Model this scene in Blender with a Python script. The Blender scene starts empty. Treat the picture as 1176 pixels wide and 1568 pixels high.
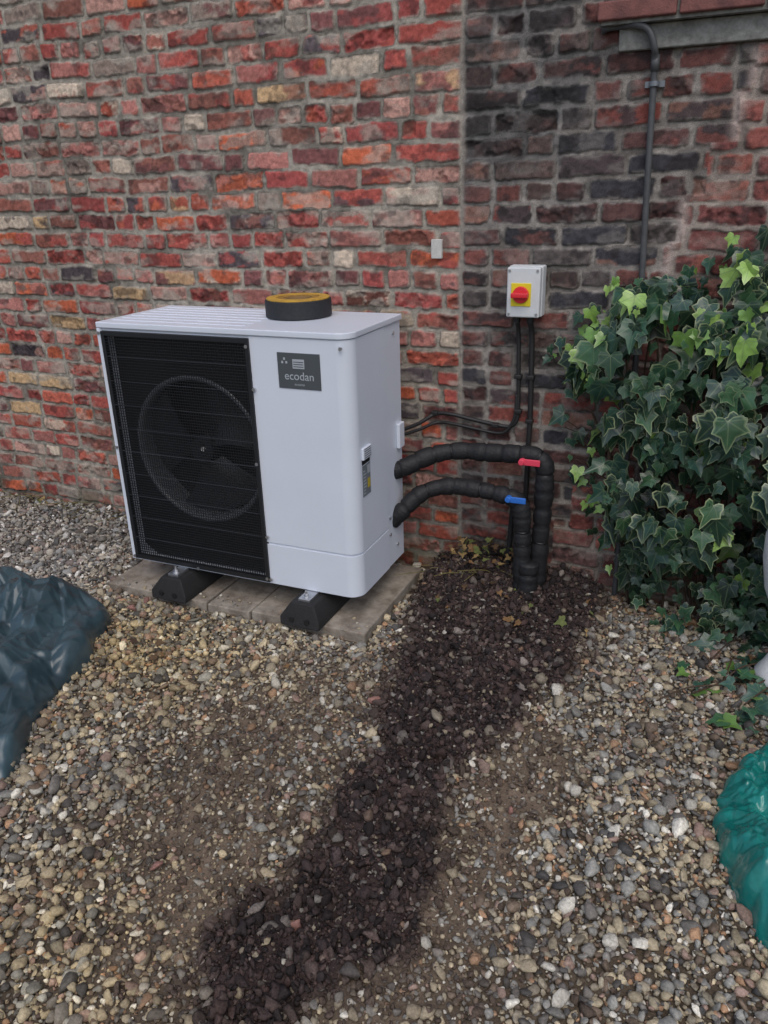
import bpy, bmesh, math, random
import numpy as np
from mathutils import Vector, Matrix, noise
random.seed(7); rng=np.random.default_rng(7)
scene=bpy.context.scene
col=scene.collection
WY=0.60   # wall plane

# ------------------------------------------------------------ helpers
def s2l(c):
    c=np.array(c,float)/255.0
    return np.where(c<=0.04045,c/12.92,((c+0.055)/1.055)**2.4)
def hsh(i,j,s):
    n=(i*374761393+j*668265263+s*1442695041)&0xffffffff
    n=((n^(n>>13))*1274126177)&0xffffffff
    return ((n^(n>>16))&0xffff)/65535.0
def vn(x,y,s=0):
    x=np.asarray(x,float);y=np.asarray(y,float)
    xi=np.floor(x).astype(np.int64);yi=np.floor(y).astype(np.int64)
    fx=x-xi;fy=y-yi;fx=fx*fx*(3-2*fx);fy=fy*fy*(3-2*fy)
    a=hsh(xi,yi,s);b=hsh(xi+1,yi,s);c=hsh(xi,yi+1,s);d=hsh(xi+1,yi+1,s)
    return (a*(1-fx)+b*fx)*(1-fy)+(c*(1-fx)+d*fx)*fy
def fbm(x,y,o=4,s=0):
    t=0;a=0.5;n=0
    for k in range(o):
        t=t+a*vn(x*2**k+17.3*k,y*2**k-9.1*k,s+k);n+=a;a*=0.5
    return t/n
def sst(a,b,x):
    t=np.clip((x-a)/(b-a),0,1);return t*t*(3-2*t)
def link(o,parent=None):
    col.objects.link(o)
    if parent is not None: o.parent=parent
    return o
def empty(name):
    e=bpy.data.objects.new(name,None);e.empty_display_size=0.1
    return link(e)
def mesh_obj(name,verts,faces,mat=None,parent=None,smooth=False,bevel=0,segs=2):
    me=bpy.data.meshes.new(name);me.from_pydata([tuple(v) for v in verts],[],[tuple(f) for f in faces]);me.update()
    if smooth or bevel:
        for p in me.polygons:p.use_smooth=True
    if mat:me.materials.append(mat)
    o=bpy.data.objects.new(name,me);link(o,parent)
    if bevel:
        m=o.modifiers.new("b","BEVEL");m.width=bevel;m.segments=segs;m.limit_method='ANGLE';m.angle_limit=math.radians(35)
        o.modifiers.new("wn","WEIGHTED_NORMAL")
    return o
def grid_obj(name,X,Y,Z,mat,colr=None,smooth=True,parent=None):
    ny,nx=X.shape
    me=bpy.data.meshes.new(name)
    co=np.stack([X,Y,Z],-1).reshape(-1,3).astype(np.float32)
    me.vertices.add(nx*ny);me.vertices.foreach_set("co",co.ravel())
    idx=np.arange(nx*ny).reshape(ny,nx)
    q=np.stack([idx[:-1,:-1],idx[:-1,1:],idx[1:,1:],idx[1:,:-1]],-1).reshape(-1,4)
    n=len(q)
    me.loops.add(n*4);me.loops.foreach_set("vertex_index",q.ravel().astype(np.int32))
    me.polygons.add(n);me.polygons.foreach_set("loop_start",(np.arange(n)*4).astype(np.int32))
    me.polygons.foreach_set("use_smooth",np.full(n,smooth))
    me.update(calc_edges=True)
    if colr is not None:
        a=me.attributes.new("col",'FLOAT_COLOR','POINT')
        c=np.concatenate([colr.reshape(-1,3),np.ones((nx*ny,1))],1).astype(np.float32)
        a.data.foreach_set("color",c.ravel())
    me.materials.append(mat)
    o=bpy.data.objects.new(name,me);return link(o,parent)
class MB:
    def __init__(s): s.v=[];s.f=[]
    def add(s,v,f):
        n=len(s.v);s.v+=[tuple(a) for a in v];s.f+=[tuple(i+n for i in g) for g in f]
    def box(s,x0,x1,y0,y1,z0,z1):
        s.add([(x0,y0,z0),(x1,y0,z0),(x1,y1,z0),(x0,y1,z0),(x0,y0,z1),(x1,y0,z1),(x1,y1,z1),(x0,y1,z1)],
              [(0,3,2,1),(4,5,6,7),(0,1,5,4),(1,2,6,5),(2,3,7,6),(3,0,4,7)])
    def prism(s,out,z0,z1):
        n=len(out)
        v=[(x,y,z0) for x,y in out]+[(x,y,z1) for x,y in out]
        f=[tuple(reversed(range(n))),tuple(range(n,2*n))]+[(i,(i+1)%n,n+(i+1)%n,n+i) for i in range(n)]
        s.add(v,f)
    def cyl(s,c,r,axis,h,n=20,r2=None):
        r2=r if r2 is None else r2
        c=Vector(c);ax=Vector(axis).normalized();u=ax.orthogonal().normalized();w=ax.cross(u)
        v=[]
        for k,(rr,t) in enumerate(((r,0),(r2,h))):
            for i in range(n):
                a=2*math.pi*i/n;v.append(tuple(c+ax*t+u*rr*math.cos(a)+w*rr*math.sin(a)))
        s.add(v,[tuple(reversed(range(n))),tuple(range(n,2*n))]+[(i,(i+1)%n,n+(i+1)%n,n+i) for i in range(n)])
    def lathe(s,c,prof,n=32,axis='z',closed=False):
        v=[];m=len(prof)
        for i in range(n):
            a=2*math.pi*i/n
            for r,h in prof:
                if axis=='z': v.append((c[0]+r*math.cos(a),c[1]+r*math.sin(a),c[2]+h))
                else: v.append((c[0]+r*math.cos(a),c[1]-h,c[2]+r*math.sin(a)))
        f=[]
        for i in range(n):
            for k in range(m if closed else m-1):
                k2=(k+1)%m;i2=(i+1)%n
                f.append((i*m+k,i2*m+k,i2*m+k2,i*m+k2))
        s.add(v,f)
    def obj(s,name,mat,parent=None,**k): return mesh_obj(name,s.v,s.f,mat,parent,**k)
def catmull(P,n=10):
    P=[Vector(p) for p in P];P=[2*P[0]-P[1]]+P+[2*P[-1]-P[-2]];o=[]
    for i in range(1,len(P)-2):
        for k in range(n):
            t=k/n;a,b,c,d=P[i-1:i+3]
            o.append(0.5*((2*b)+(c-a)*t+(2*a-5*b+4*c-d)*t*t+(3*b-a-3*c+d)*t**3))
    o.append(P[-2]);return o
def tube(mb,pts,rad,n=12):
    pts=[Vector(p) for p in pts];rings=[];u=None
    N=len(pts);L=0
    for i,p in enumerate(pts):
        t=(pts[min(i+1,N-1)]-pts[max(i-1,0)]).normalized()
        if i: L+=(pts[i]-pts[i-1]).length
        if u is None:u=t.orthogonal().normalized()
        u=(u-t*u.dot(t)).normalized();w=t.cross(u)
        r=rad(L) if callable(rad) else rad
        rings.append([p+u*r*math.cos(2*math.pi*k/n)+w*r*math.sin(2*math.pi*k/n) for k in range(n)])
    v=[q for rg in rings for q in rg];f=[]
    for i in range(N-1):
        for k in range(n):
            f.append((i*n+k,i*n+(k+1)%n,(i+1)*n+(k+1)%n,(i+1)*n+k))
    f.append(tuple(reversed(range(n))));f.append(tuple(range((N-1)*n,N*n)))
    mb.add(v,f)

# ------------------------------------------------------------ materials
def mat(name,c,rough=0.6,var=0.0,vs=8,bump=0.0,bs=200,c2=None,metal=0,spec=None,rv=0.0,bd=0.003):
    m=bpy.data.materials.new(name);m.use_nodes=True;nt=m.node_tree;b=nt.nodes["Principled BSDF"]
    c=tuple(float(q) for q in c)[:3]+(1,)
    b.inputs["Base Color"].default_value=c;b.inputs["Roughness"].default_value=rough;b.inputs["Metallic"].default_value=metal
    if spec is not None:b.inputs["Specular IOR Level"].default_value=spec
    g=nt.nodes.new("ShaderNodeNewGeometry")
    if var or c2 is not None:
        n=nt.nodes.new("ShaderNodeTexNoise");n.inputs["Scale"].default_value=vs;n.inputs["Detail"].default_value=4;n.inputs["Roughness"].default_value=0.65
        nt.links.new(g.outputs["Position"],n.inputs["Vector"])
        r=nt.nodes.new("ShaderNodeValToRGB");r.color_ramp.elements[0].position=0.35;r.color_ramp.elements[1].position=0.65
        d=[float(q) for q in c2] if c2 is not None else [x*(1-var) for x in c[:3]]
        r.color_ramp.elements[0].color=tuple(list(d)[:3])+(1,);r.color_ramp.elements[1].color=c
        nt.links.new(n.outputs["Fac"],r.inputs["Fac"]);nt.links.new(r.outputs["Color"],b.inputs["Base Color"])
        if rv:
            mr=nt.nodes.new("ShaderNodeMapRange");mr.inputs["To Min"].default_value=rough-rv;mr.inputs["To Max"].default_value=rough+rv
            nt.links.new(n.outputs["Fac"],mr.inputs["Value"]);nt.links.new(mr.outputs["Result"],b.inputs["Roughness"])
    if bump:
        n2=nt.nodes.new("ShaderNodeTexNoise");n2.inputs["Scale"].default_value=bs;n2.inputs["Detail"].default_value=3
        nt.links.new(g.outputs["Position"],n2.inputs["Vector"])
        bp=nt.nodes.new("ShaderNodeBump");bp.inputs["Strength"].default_value=bump;bp.inputs["Distance"].default_value=bd
        nt.links.new(n2.outputs["Fac"],bp.inputs["Height"]);nt.links.new(bp.outputs["Normal"],b.inputs["Normal"])
    return m
def attr_mat(name,kind='GEOMETRY',rough=0.9,ns=180,lo=0.75,hi=1.2,bump=0.5,spec=0.3,bd=0.002):
    m=bpy.data.materials.new(name);m.use_nodes=True;nt=m.node_tree;b=nt.nodes["Principled BSDF"]
    b.inputs["Roughness"].default_value=rough;b.inputs["Specular IOR Level"].default_value=spec
    a=nt.nodes.new("ShaderNodeAttribute");a.attribute_name="col";a.attribute_type=kind
    g=nt.nodes.new("ShaderNodeNewGeometry")
    n=nt.nodes.new("ShaderNodeTexNoise");n.inputs["Scale"].default_value=ns;n.inputs["Detail"].default_value=2;n.inputs["Roughness"].default_value=0.7
    nt.links.new(g.outputs["Position"],n.inputs["Vector"])
    mr=nt.nodes.new("ShaderNodeMapRange");mr.inputs["From Min"].default_value=0.3;mr.inputs["From Max"].default_value=0.7
    mr.inputs["To Min"].default_value=lo;mr.inputs["To Max"].default_value=hi
    nt.links.new(n.outputs["Fac"],mr.inputs["Value"])
    mx=nt.nodes.new("ShaderNodeVectorMath");mx.operation='SCALE'
    nt.links.new(a.outputs["Color"],mx.inputs[0]);nt.links.new(mr.outputs["Result"],mx.inputs["Scale"])
    nt.links.new(mx.outputs["Vector"],b.inputs["Base Color"])
    if bump:
        bp=nt.nodes.new("ShaderNodeBump");bp.inputs["Strength"].default_value=bump;bp.inputs["Distance"].default_value=bd
        nt.links.new(n.outputs["Fac"],bp.inputs["Height"]);nt.links.new(bp.outputs["Normal"],b.inputs["Normal"])
    return m

# ------------------------------------------------------------ brick wall
def axis(lo,hi,step,lo2,hi2,cs):
    a=np.arange(lo,hi,step);l=np.arange(lo2,lo-cs*0.5,cs);r=np.arange(hi+cs,hi2+cs,cs)
    return np.concatenate([l,a,r])
xs=axis(-1.85,2.65,0.0040,-5,6,0.02);zs=axis(-0.08,2.45,0.0040,-0.2,3.9,0.02)
X,Z=np.meshgrid(xs,zs)
def build_wall():
    JX=1.232
    Xw=X+0.0055*(fbm(X*20,Z*20,3,5)-0.5)*2+0.0016*(vn(X*120,Z*120,8)-0.5)*2
    row_s=np.floor(Z/0.15)*0.15
    diag2=2.15-(1.80-row_s)*0.30+0.05*(vn(row_s*40,row_s*0,33)-0.5)
    jline=JX+0.004*np.sin(Z*9)
    reg=np.where(Xw<jline,0,1)
    reg=np.where((reg==1)&(Xw>diag2)&(Z<1.93),2,reg)
    H=np.zeros_like(X);C=np.zeros(X.shape+(3,))
    pal0=[((162,84,76),18),((170,92,76),12),((166,112,104),16),((152,98,86),11),((196,180,162),6),((116,76,75),9),((134,90,80),10),((84,76,79),5),((178,138,126),11),((190,102,74),6),((154,80,76),12),((142,126,116),7),((184,154,118),3)]
    pal1=[((112,76,71),14),((95,69,67),15),((78,68,69),14),((122,78,72),10),((63,62,66),13),((101,84,79),9),((132,99,88),6),((92,85,83),8),((134,78,71),5)]
    pal2=[((138,84,77),14),((120,76,73),12),((152,96,86),8),((104,78,75),9),((136,106,97),5)]
    for rg,(pal,rh,zo,mort,x0,x1,gain) in enumerate(((pal0,0.0745,-0.02,(158,152,141),-5.2,JX,1.12),(pal1,0.0735,0.012,(140,135,129),JX,6.3,1.0),(pal2,0.076,0.03,(150,140,131),1.2,6.3,1.05))):
        sel=reg==rg
        x=Xw[sel];xr=X[sel];zr=Z[sel]
        wob=0.010*(vn(xr*0.9,zr*0.5+rg*7,31)-0.5)*2+0.0045*(vn(xr*5,zr*3,32)-0.5)*2
        zz=zr+0.0055*(fbm(xr*20,zr*20,3,6)-0.5)*2+0.0016*(vn(xr*120,zr*120,9)-0.5)*2*0-zo+wob
        row=np.floor(zz/rh).astype(int)
        P=np.array([p[0] for p in pal]);Wt=np.array([p[1] for p in pal],float);Wt/=Wt.sum()
        Pl=s2l(P)*gain
        hh=np.zeros(len(x));cc=np.zeros((len(x),3))
        for r in range(row.min(),row.max()+1):
            m=np.where(row==r)[0]
            if len(m)==0:continue
            rr=np.random.default_rng(1000*rg+r+50)
            xx=x0;e=[xx]
            hdr=(r%4==0)
            if rg==1 and r%2: xx+=0.112;e.append(xx)
            elif rg!=1: xx+=rr.uniform(-0.11,0.0)
            while xx<x1:
                if hdr: w=0.110 if rr.random()<0.8 else 0.22
                else: w=0.22 if rr.random()<0.58 else (0.110 if rr.random()<0.7 else 0.165)
                w*=rr.uniform(0.92,1.06);xx+=w;e.append(xx)
            e=np.array(e)
            if rg==0:
                e=e[e<JX-0.05];e=np.append(e,JX+0.004)
            k=np.clip(np.searchsorted(e,x[m])-1,0,len(e)-2)
            L=e[k];R_=e[k+1];nb=len(e)
            jg=rr.uniform(0.010,0.021,nb)[k]
            dx=np.minimum(x[m]-L,R_-x[m])-jg/2
            lz=zz[m]-r*rh-rr.normal(0,0.0016,nb)[k]
            dz=np.minimum(lz,rh-lz)-rr.uniform(0.0050,0.0090,nb)[k]
            rad=0.010
            qx=np.maximum(rad-dx,0);qz=np.maximum(rad-dz,0)
            d=np.where((qx>0)&(qz>0),rad-np.sqrt(qx*qx+qz*qz),np.minimum(dx,dz))
            d=d+0.011*(fbm(xr[m]*34,zr[m]*34,4,40)-0.51)
            off=rr.normal(0,0.0022,nb)[k];tl=rr.normal(0,0.012,nb)[k]*(x[m]-(L+R_)/2)+rr.normal(0,0.03,nb)[k]*(lz-rh/2)
            ci=rr.choice(len(P),nb,p=Wt)
            bc=Pl[ci]*rr.uniform(0.75,1.2,nb)[:,None]
            ci2=rr.choice(len(P),nb,p=Wt);bc2=Pl[ci2]
            c=bc[k]
            seed=(k*13.7+r*5.1)
            t=sst(0.48,0.60,fbm(xr[m]*16+seed,zr[m]*26+seed,4,50))*0.8*(rr.random(nb)<0.7)[k]
            c=c*(1-t[:,None])+bc2[k]*t[:,None]
            sp=(rr.random(nb)<0.25)[k]
            er=sst(0.42,0.60,fbm(xr[m]*30+seed,zr[m]*30,3,60))*sp
            bm=sst(-0.0010,0.0038,d)
            depth=0.0080+0.004*(fbm(xr[m]*12,zr[m]*12,3,70)-0.5)
            depth=depth*(1-0.9*sst(0.52,0.66,fbm(xr[m]*5,zr[m]*7,3,71)))
            face=off+tl-er*0.007+0.0050*(fbm(xr[m]*60,zr[m]*60,4,72)-0.5)
            mo=-depth+0.0035*(fbm(xr[m]*70,zr[m]*70,4,73)-0.5)
            hh[m]=face*bm+mo*(1-bm)
            grain=0.55+0.90*fbm(xr[m]*80,zr[m]*80,3,74)
            c=c*grain[:,None]
            c=c*(1-0.35*er[:,None])
            mc=s2l(mort)
            lime=sst(0.54,0.68,fbm(xr[m]*9+3,zr[m]*17,5,75))*(0.60 if rg==0 else 0.30)
            c=c*(1-lime[:,None])+(mc*1.18)*(0.6+0.8*fbm(xr[m]*50,zr[m]*50,3,79))[:,None]*lime[:,None]
            soot=sst(0.59,0.69,fbm(xr[m]*18,zr[m]*22,4,76))*(0.5 if rg==0 else 0.65)
            c=c*(1-soot[:,None])+s2l((54,49,50))*soot[:,None]
            mcol=mc*(0.55+0.90*fbm(xr[m]*60,zr[m]*60,4,77))[:,None]
            mcol=mcol*(1-0.42*sst(0.52,0.66,fbm(xr[m]*7+9,zr[m]*9,4,91)))[:,None]
            sm=bm*(1-0.8*sst(0.0,0.012,0.012-d)*sst(0.48,0.60,fbm(xr[m]*22,zr[m]*22,3,78)))
            edge=np.exp(-((d+0.0008)/0.0022)**2)*0.5*sst(0.35,0.6,fbm(xr[m]*15,zr[m]*15,2,96))
            c=c*sm[:,None]+mcol*(1-sm[:,None])
            c=c*(1-edge[:,None])
            cc[m]=c
        H[sel]=hh;C[sel]=cc
    dark=np.where(X>JX,sst(1.35,1.7,Z+0.4*(fbm(X*4,Z*4,3,81)-0.5))*sst(JX+0.50,JX+0.28,X+0.25*(fbm(X*5,Z*5,3,80)-0.5)),0)
    dark=dark*sst(0.25,0.5,fbm(X*11,Z*17,3,92))
    gr=C.mean(-1,keepdims=True);C=C*(1-0.6*dark[...,None])+gr*0.6*dark[...,None]
    C*= (1-0.42*dark)[...,None]
    big=0.86+0.28*fbm(X*1.3,Z*1.3,3,82);C*=big[...,None]
    low_dark=sst(0.35,0.0,Z+0.15*(fbm(X*3,Z*3,3,83)-0.5));C*=(1-0.22*low_dark)[...,None]  # wall colour gets darker towards the bottom, with a ragged upper limit
    moss=sst(0.16,0.0,Z+0.18*(fbm(X*6,Z*6,4,84)-0.5))*sst(0.45,0.6,fbm(X*14,Z*14,3,85))*0.5
    C=C*(1-moss[...,None])+s2l((78,78,54))*moss[...,None]
    js=np.exp(-((X-jline)/(0.006+0.007*vn(Z*9,Z*0,93)))**2)
    C=C*(1-0.75*js[...,None])+(s2l((150,143,134))*(0.5+0.95*fbm(X*60,Z*60,3,86))[...,None])*0.75*js[...,None]
    H=H*(1-js)+js*(-0.003+0.004*(fbm(X*60,Z*40,3,87)-0.5))
    dj=np.exp(-((X-diag2+0.03*(fbm(X*8,Z*8,3,94)-0.5))/0.018)**2)*(Z<1.93)*(Z>0.9)*sst(0.35,0.6,vn(Z*7,Z*0,95)+0.2)
    C=C*(1-0.75*dj[...,None])+(s2l((178,162,154))*(0.6+0.8*fbm(X*50,Z*50,3,88))[...,None])*0.75*dj[...,None]
    hol=np.exp(-(((X-1.33)/0.16)**2+((Z-0.10)/0.10)**2))
    H-=hol*(0.03+0.06*(fbm(X*20,Z*20,4,89)-0.4));C*=(1-0.25*hol)[...,None]
    return H,C
H,C=build_wall()
m_brick=attr_mat("brick_and_mortar",rough=0.92,ns=330,lo=0.70,hi=1.32,bump=0.8,spec=0.2)
wall=grid_obj("brick_wall",X,WY-H,Z,m_brick,C)
mb=MB();mb.box(-5,6.0,WY+0.12,WY+0.33,-0.2,3.9);mb.obj("wall_core",mat("wall_core_brick",s2l((110,70,60)),0.9,0.4,6),wall)
del H,C
m_plaster=mat("pale_plaster",s2l((208,207,202)),0.85,0.2,60,0.5,200)
mb=MB();mb.box(1.118,1.160,WY-0.010,WY+0.01,1.293,1.362);mb.obj("plaster_patch",m_plaster,wall,bevel=0.003)
m_conc=mat("old_concrete",s2l((152,153,148)),0.9,0.35,25,0.8,160,c2=s2l((112,112,108)))
m_tile=mat("red_sill_tile",s2l((134,88,82)),0.85,0.45,18,0.6,200,c2=s2l((100,66,64)))
mb=MB();mb.box(1.752,3.1,WY-0.022,WY+0.05,1.922,1.992);mb.obj("concrete_lintel",m_conc,wall,bevel=0.005)
mb=MB();x=1.69
for i in range(6):
    mb.box(x,x+0.232,WY-0.075+0.004*random.random(),WY+0.05,2.003+0.002*random.random(),2.055);x+=0.24
mb.obj("sill_tiles",m_tile,wall,bevel=0.006)
mb=MB();mb.box(1.70,3.12,WY-0.055,WY+0.05,1.9935,2.052);mb.obj("sill_mortar",m_conc,wall)

# ------------------------------------------------------------ ground
yk=np.array([-1.75,-1.5,-1.35,-1.2,-0.98,-0.66,-0.46,-0.04,0.1,0.6])
xlk=np.array([1.46,1.38,1.30,1.33,1.40,1.36,1.31,1.25,1.22,1.08]);xrk=np.array([1.52,1.57,1.64,1.70,1.71,1.67,1.73,1.85,1.88,1.86])
def soil(x,y):
    xw=x+0.16*(fbm(x*5,y*5,3,101)-0.5)+0.13*(fbm(x*20,y*20,3,102)-0.5)
    L=np.interp(y,yk,xlk);R=np.interp(y,yk,xrk)
    d=np.minimum(xw-L,R-xw)
    return sst(-0.06,0.05,d)*sst(-1.75,-1.35,y+0.3*(fbm(x*6,y*6,3,103)-0.5))
def dirt(x,y):
    a=0.8*np.exp(-(((x-1.00)/0.25)**2+((y+0.82)/0.36)**2))
    cx_=1.80+0.12*(y+0.9)
    b=1.0*np.exp(-(((x-cx_)/0.11)**2+((y+0.85)/0.50)**4))
    c=np.exp(-(((x-1.15)/0.35)**2+((y+0.35)/0.2)**2))*0.5
    e=np.exp(-(((x-1.85)/0.4)**2+((y+1.45)/0.3)**2))*0.5
    g=np.exp(-(((x-1.2)/0.2)**2+((y+1.3)/0.35)**2))*0.6
    return np.clip((a+b+c+e+g)*(0.0+1.7*fbm(x*9,y*9,4,110)),0,1)
def gh(x,y):
    near=sst(8,4,np.abs(x))*sst(-8,-4,y)
    h=0.018*(fbm(x*2.2,y*2.2,3,120)-0.5)+0.008*(fbm(x*14,y*14,3,121)-0.5)
    s=soil(x,y)
    h=h+s*(0.024+0.085*(fbm(x*10,y*10,4,122)-0.5)+0.034*(fbm(x*40,y*40,3,123)-0.5))
    h=h+0.05*np.exp(-((y-0.56)/0.12)**2)*s
    h=h-0.010*dirt(x,y)
    h=h+0.03*np.exp(-((y-0.56)/0.10)**2)*(x<-0.2)
    slab=sst(-0.20,-0.12,x)*sst(1.17,1.10,x)*sst(-0.16,-0.09,y)
    h=h*(1-slab)-0.012*slab
    return h*near
def far(a,b,n): return np.sign(b-a)*(np.geomspace(0.04,abs(b-a),n))+a
gx=np.concatenate([far(-2.2,-60,26)[::-1],np.arange(-2.2,3.3,0.010),far(3.3,60,26)])
gy=np.concatenate([far(-2.4,-60,26)[::-1],np.arange(-2.4,0.66,0.010),far(0.66,60,26)])
GX,GY=np.meshgrid(gx,gy)
S=soil(GX,GY);D=dirt(GX,GY)
gn=0.6+0.8*fbm(GX*30,GY*30,4,130)
base=s2l((88,78,66))*gn[...,None]
dcol=s2l((116,102,88))*gn[...,None]
scol=s2l((60,50,49))*(0.6+0.9*fbm(GX*40,GY*40,4,131))[...,None]
GC=base*(1-D[...,None])+dcol*D[...,None];GC=GC*(1-S[...,None])+scol*S[...,None]
m_ground=attr_mat("earth",rough=0.95,ns=170,lo=0.7,hi=1.3,bump=0.8,spec=0.2,bd=0.004)
ground=grid_obj("ground",GX,GY,gh(GX,GY),m_ground,GC)

# ------------------------------------------------------------ instanced stones
def stone_protos(cname,n,rough,flat,mat_,sub=2,freq=1.3):
    c=bpy.data.collections.new(cname)
    for i in range(n):
        bm=bmesh.new();bmesh.ops.create_icosphere(bm,subdivisions=sub,radius=1)
        off=Vector((i*7.3,i*3.1,i*1.7));sc=Vector((1,random.uniform(0.65,0.95),random.uniform(*flat)))
        for v in bm.verts:
            p=v.co.normalized()
            v.co=p*(1+rough*noise.noise(p*freq+off)+rough*0.5*noise.noise(p*freq*2.3+off))
        for j in range(7):
            nrm=Vector((random.gauss(0,1),random.gauss(0,1),random.gauss(0,1))).normalized();dd=random.uniform(0.55,0.82)
            for v in bm.verts:
                t=v.co.dot(nrm)-dd
                if t>0:v.co-=nrm*t*0.9
        for v in bm.verts:v.co=Vector((v.co.x*sc.x,v.co.y*sc.y,v.co.z*sc.z))
        me=bpy.data.meshes.new(cname+"_stone");bm.to_mesh(me);bm.free()
        for p in me.polygons:p.use_smooth=True
        me.materials.append(mat_)
        o=bpy.data.objects.new("%s_proto_%02d"%(cname,i),me);c.objects.link(o)
    return c
def scatter(name,P,rot,scl,colr,coll,nproto):
    n=len(P)
    me=bpy.data.meshes.new(name);me.vertices.add(n);me.vertices.foreach_set("co",P.astype(np.float32).ravel())
    a=me.attributes.new("rot",'FLOAT_VECTOR','POINT');a.data.foreach_set("vector",rot.astype(np.float32).ravel())
    a=me.attributes.new("scl",'FLOAT_VECTOR','POINT');a.data.foreach_set("vector",scl.astype(np.float32).ravel())
    a=me.attributes.new("pid",'INT','POINT');a.data.foreach_set("value",rng.integers(0,nproto,n).astype(np.int32))
    a=me.attributes.new("col",'FLOAT_COLOR','POINT');a.data.foreach_set("color",np.concatenate([colr,np.ones((n,1))],1).astype(np.float32).ravel())
    o=bpy.data.objects.new(name,me);link(o)
    ng=bpy.data.node_groups.new(name+"_nodes",'GeometryNodeTree')
    ng.interface.new_socket("Geometry",in_out='INPUT',socket_type='NodeSocketGeometry');ng.interface.new_socket("Geometry",in_out='OUTPUT',socket_type='NodeSocketGeometry')
    N=ng.nodes;gi=N.new("NodeGroupInput");go=N.new("NodeGroupOutput")
    ip=N.new("GeometryNodeInstanceOnPoints");ci=N.new("GeometryNodeCollectionInfo");ci.inputs["Collection"].default_value=coll
    ci.inputs["Separate Children"].default_value=True;ci.inputs["Reset Children"].default_value=True
    def na(nm,t):
        q=N.new("GeometryNodeInputNamedAttribute");q.data_type=t;q.inputs["Name"].default_value=nm
        return [s for s in q.outputs if s.enabled and s.name=="Attribute"][0]
    ng.links.new(gi.outputs[0],ip.inputs["Points"]);ng.links.new(ci.outputs[0],ip.inputs["Instance"])
    ip.inputs["Pick Instance"].default_value=True
    ng.links.new(na("pid",'INT'),ip.inputs["Instance Index"])
    er=N.new("FunctionNodeEulerToRotation");ng.links.new(na("rot",'FLOAT_VECTOR'),er.inputs[0]);ng.links.new(er.outputs[0],ip.inputs["Rotation"])
    ng.links.new(na("scl",'FLOAT_VECTOR'),ip.inputs["Scale"])
    ng.links.new(ip.outputs[0],go.inputs[0])
    md=o.modifiers.new("instances",'NODES');md.node_group=ng
    return o
m_stone=attr_mat("gravel_stone",'INSTANCER',rough=0.7,ns=150,lo=0.68,hi=1.32,bump=0.4,spec=0.4)
m_crumb=attr_mat("soil_crumb",'INSTANCER',rough=0.9,ns=200,lo=0.6,hi=1.4,bump=0.8,spec=0.25)
cs=stone_protos("gravel_stones",14,0.42,(0.45,0.85),m_stone)
cc_=stone_protos("soil_crumbs",8,0.9,(0.6,0.95),m_crumb,sub=2,freq=2.0)
def jgrid(x0,x1,y0,y1,s):
    a,b=np.meshgrid(np.arange(x0,x1,s),np.arange(y0,y1,s));a=a.ravel();b=b.ravel()
    return a+rng.uniform(-.5,.5,len(a))*s*1.1,b+rng.uniform(-.5,.5,len(a))*s*1.1
SP=s2l(np.array([(174,160,131),(144,143,136),(118,101,84),(216,211,196),(172,134,100),(76,74,72),(154,128,114),(158,148,126),(112,108,102),(190,175,142)]))
SW=np.array([17,19,12,9,5,9,6,14,14,9.]);SW/=SW.sum()
def gravel(x0,x1,y0,y1,s,rmean,zoff,thr):
    x,y=jgrid(x0,x1,y0,y1,s)
    S=soil(x,y);D=dirt(x,y)
    slab=(x>-0.105)&(x<1.10)&(y>-0.075)&(y<0.525)
    keep=(rng.random(len(x))>S*thr[0])&(rng.random(len(x))>D*thr[1])&(~slab)&(y<0.585)
    x=x[keep];y=y[keep];S=S[keep];D=D[keep];n=len(x)
    r=rmean*np.exp(rng.normal(0,0.34,n));r=np.clip(r,0.003,0.026)
    r*=1-0.35*D
    z=gh(x,y)+zoff*r-0.3*r*D+rng.uniform(-0.002,0.004,n)
    scl=np.stack([r*rng.uniform(0.9,1.35,n),r,r*rng.uniform(0.8,1.1,n)],-1)
    rot=np.stack([rng.normal(0,0.5,n),rng.normal(0,0.5,n),rng.uniform(0,6.28,n)],-1)
    ci=rng.choice(len(SP),n,p=SW);c=SP[ci]*rng.uniform(0.62,1.25,n)[:,None]
    c=c*0.9+0.1*c.mean(1,keepdims=True)
    yel=np.exp(-(((x-0.35)/0.45)**2+((y+0.45)/0.35)**2))+np.exp(-(((x-1.05)/0.4)**2+((y+1.55)/0.5)**2))*0.6
    c=c*(1+yel[:,None]*np.array([0.18,0.07,-0.18]))
    gry=sst(0.2,-0.5,x)[:,None];c=c*(1-0.5*gry)+c.mean(1,keepdims=True)*0.5*gry
    ds=np.clip(D*0.65+0.8*(fbm(x*4,y*4,4,140)-0.40)+0.35*(S>0.1),0,0.85)[:,None]*rng.uniform(0.2,1,n)[:,None]
    c=c*(1-ds)+s2l((100,87,75))*ds
    sd=np.clip(S*1.1,0,0.7)[:,None]*rng.uniform(0.4,1,n)[:,None];c=c*(1-sd)+s2l((66,57,55))*sd
    c*=(0.74+0.48*fbm(x*2.5,y*2.5,4,141))[:,None]
    return np.stack([x,y,z],-1),rot,scl,c
A=gravel(-2.6,3.6,-2.7,0.59,0.0170,0.0096,0.35,(0.90,0.62))
B=gravel(-2.2,3.4,-2.2,0.59,0.0150,0.0058,0.6,(0.80,0.25))
Cx=gravel(-2.4,3.4,-2.5,0.59,0.045,0.0145,0.6,(0.93,0.80))
n=130;x=rng.uniform(-0.10,1.09,n);y=np.where(rng.random(n)<0.7,rng.uniform(-0.07,0.0,n),rng.uniform(0.0,0.5,n))
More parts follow.
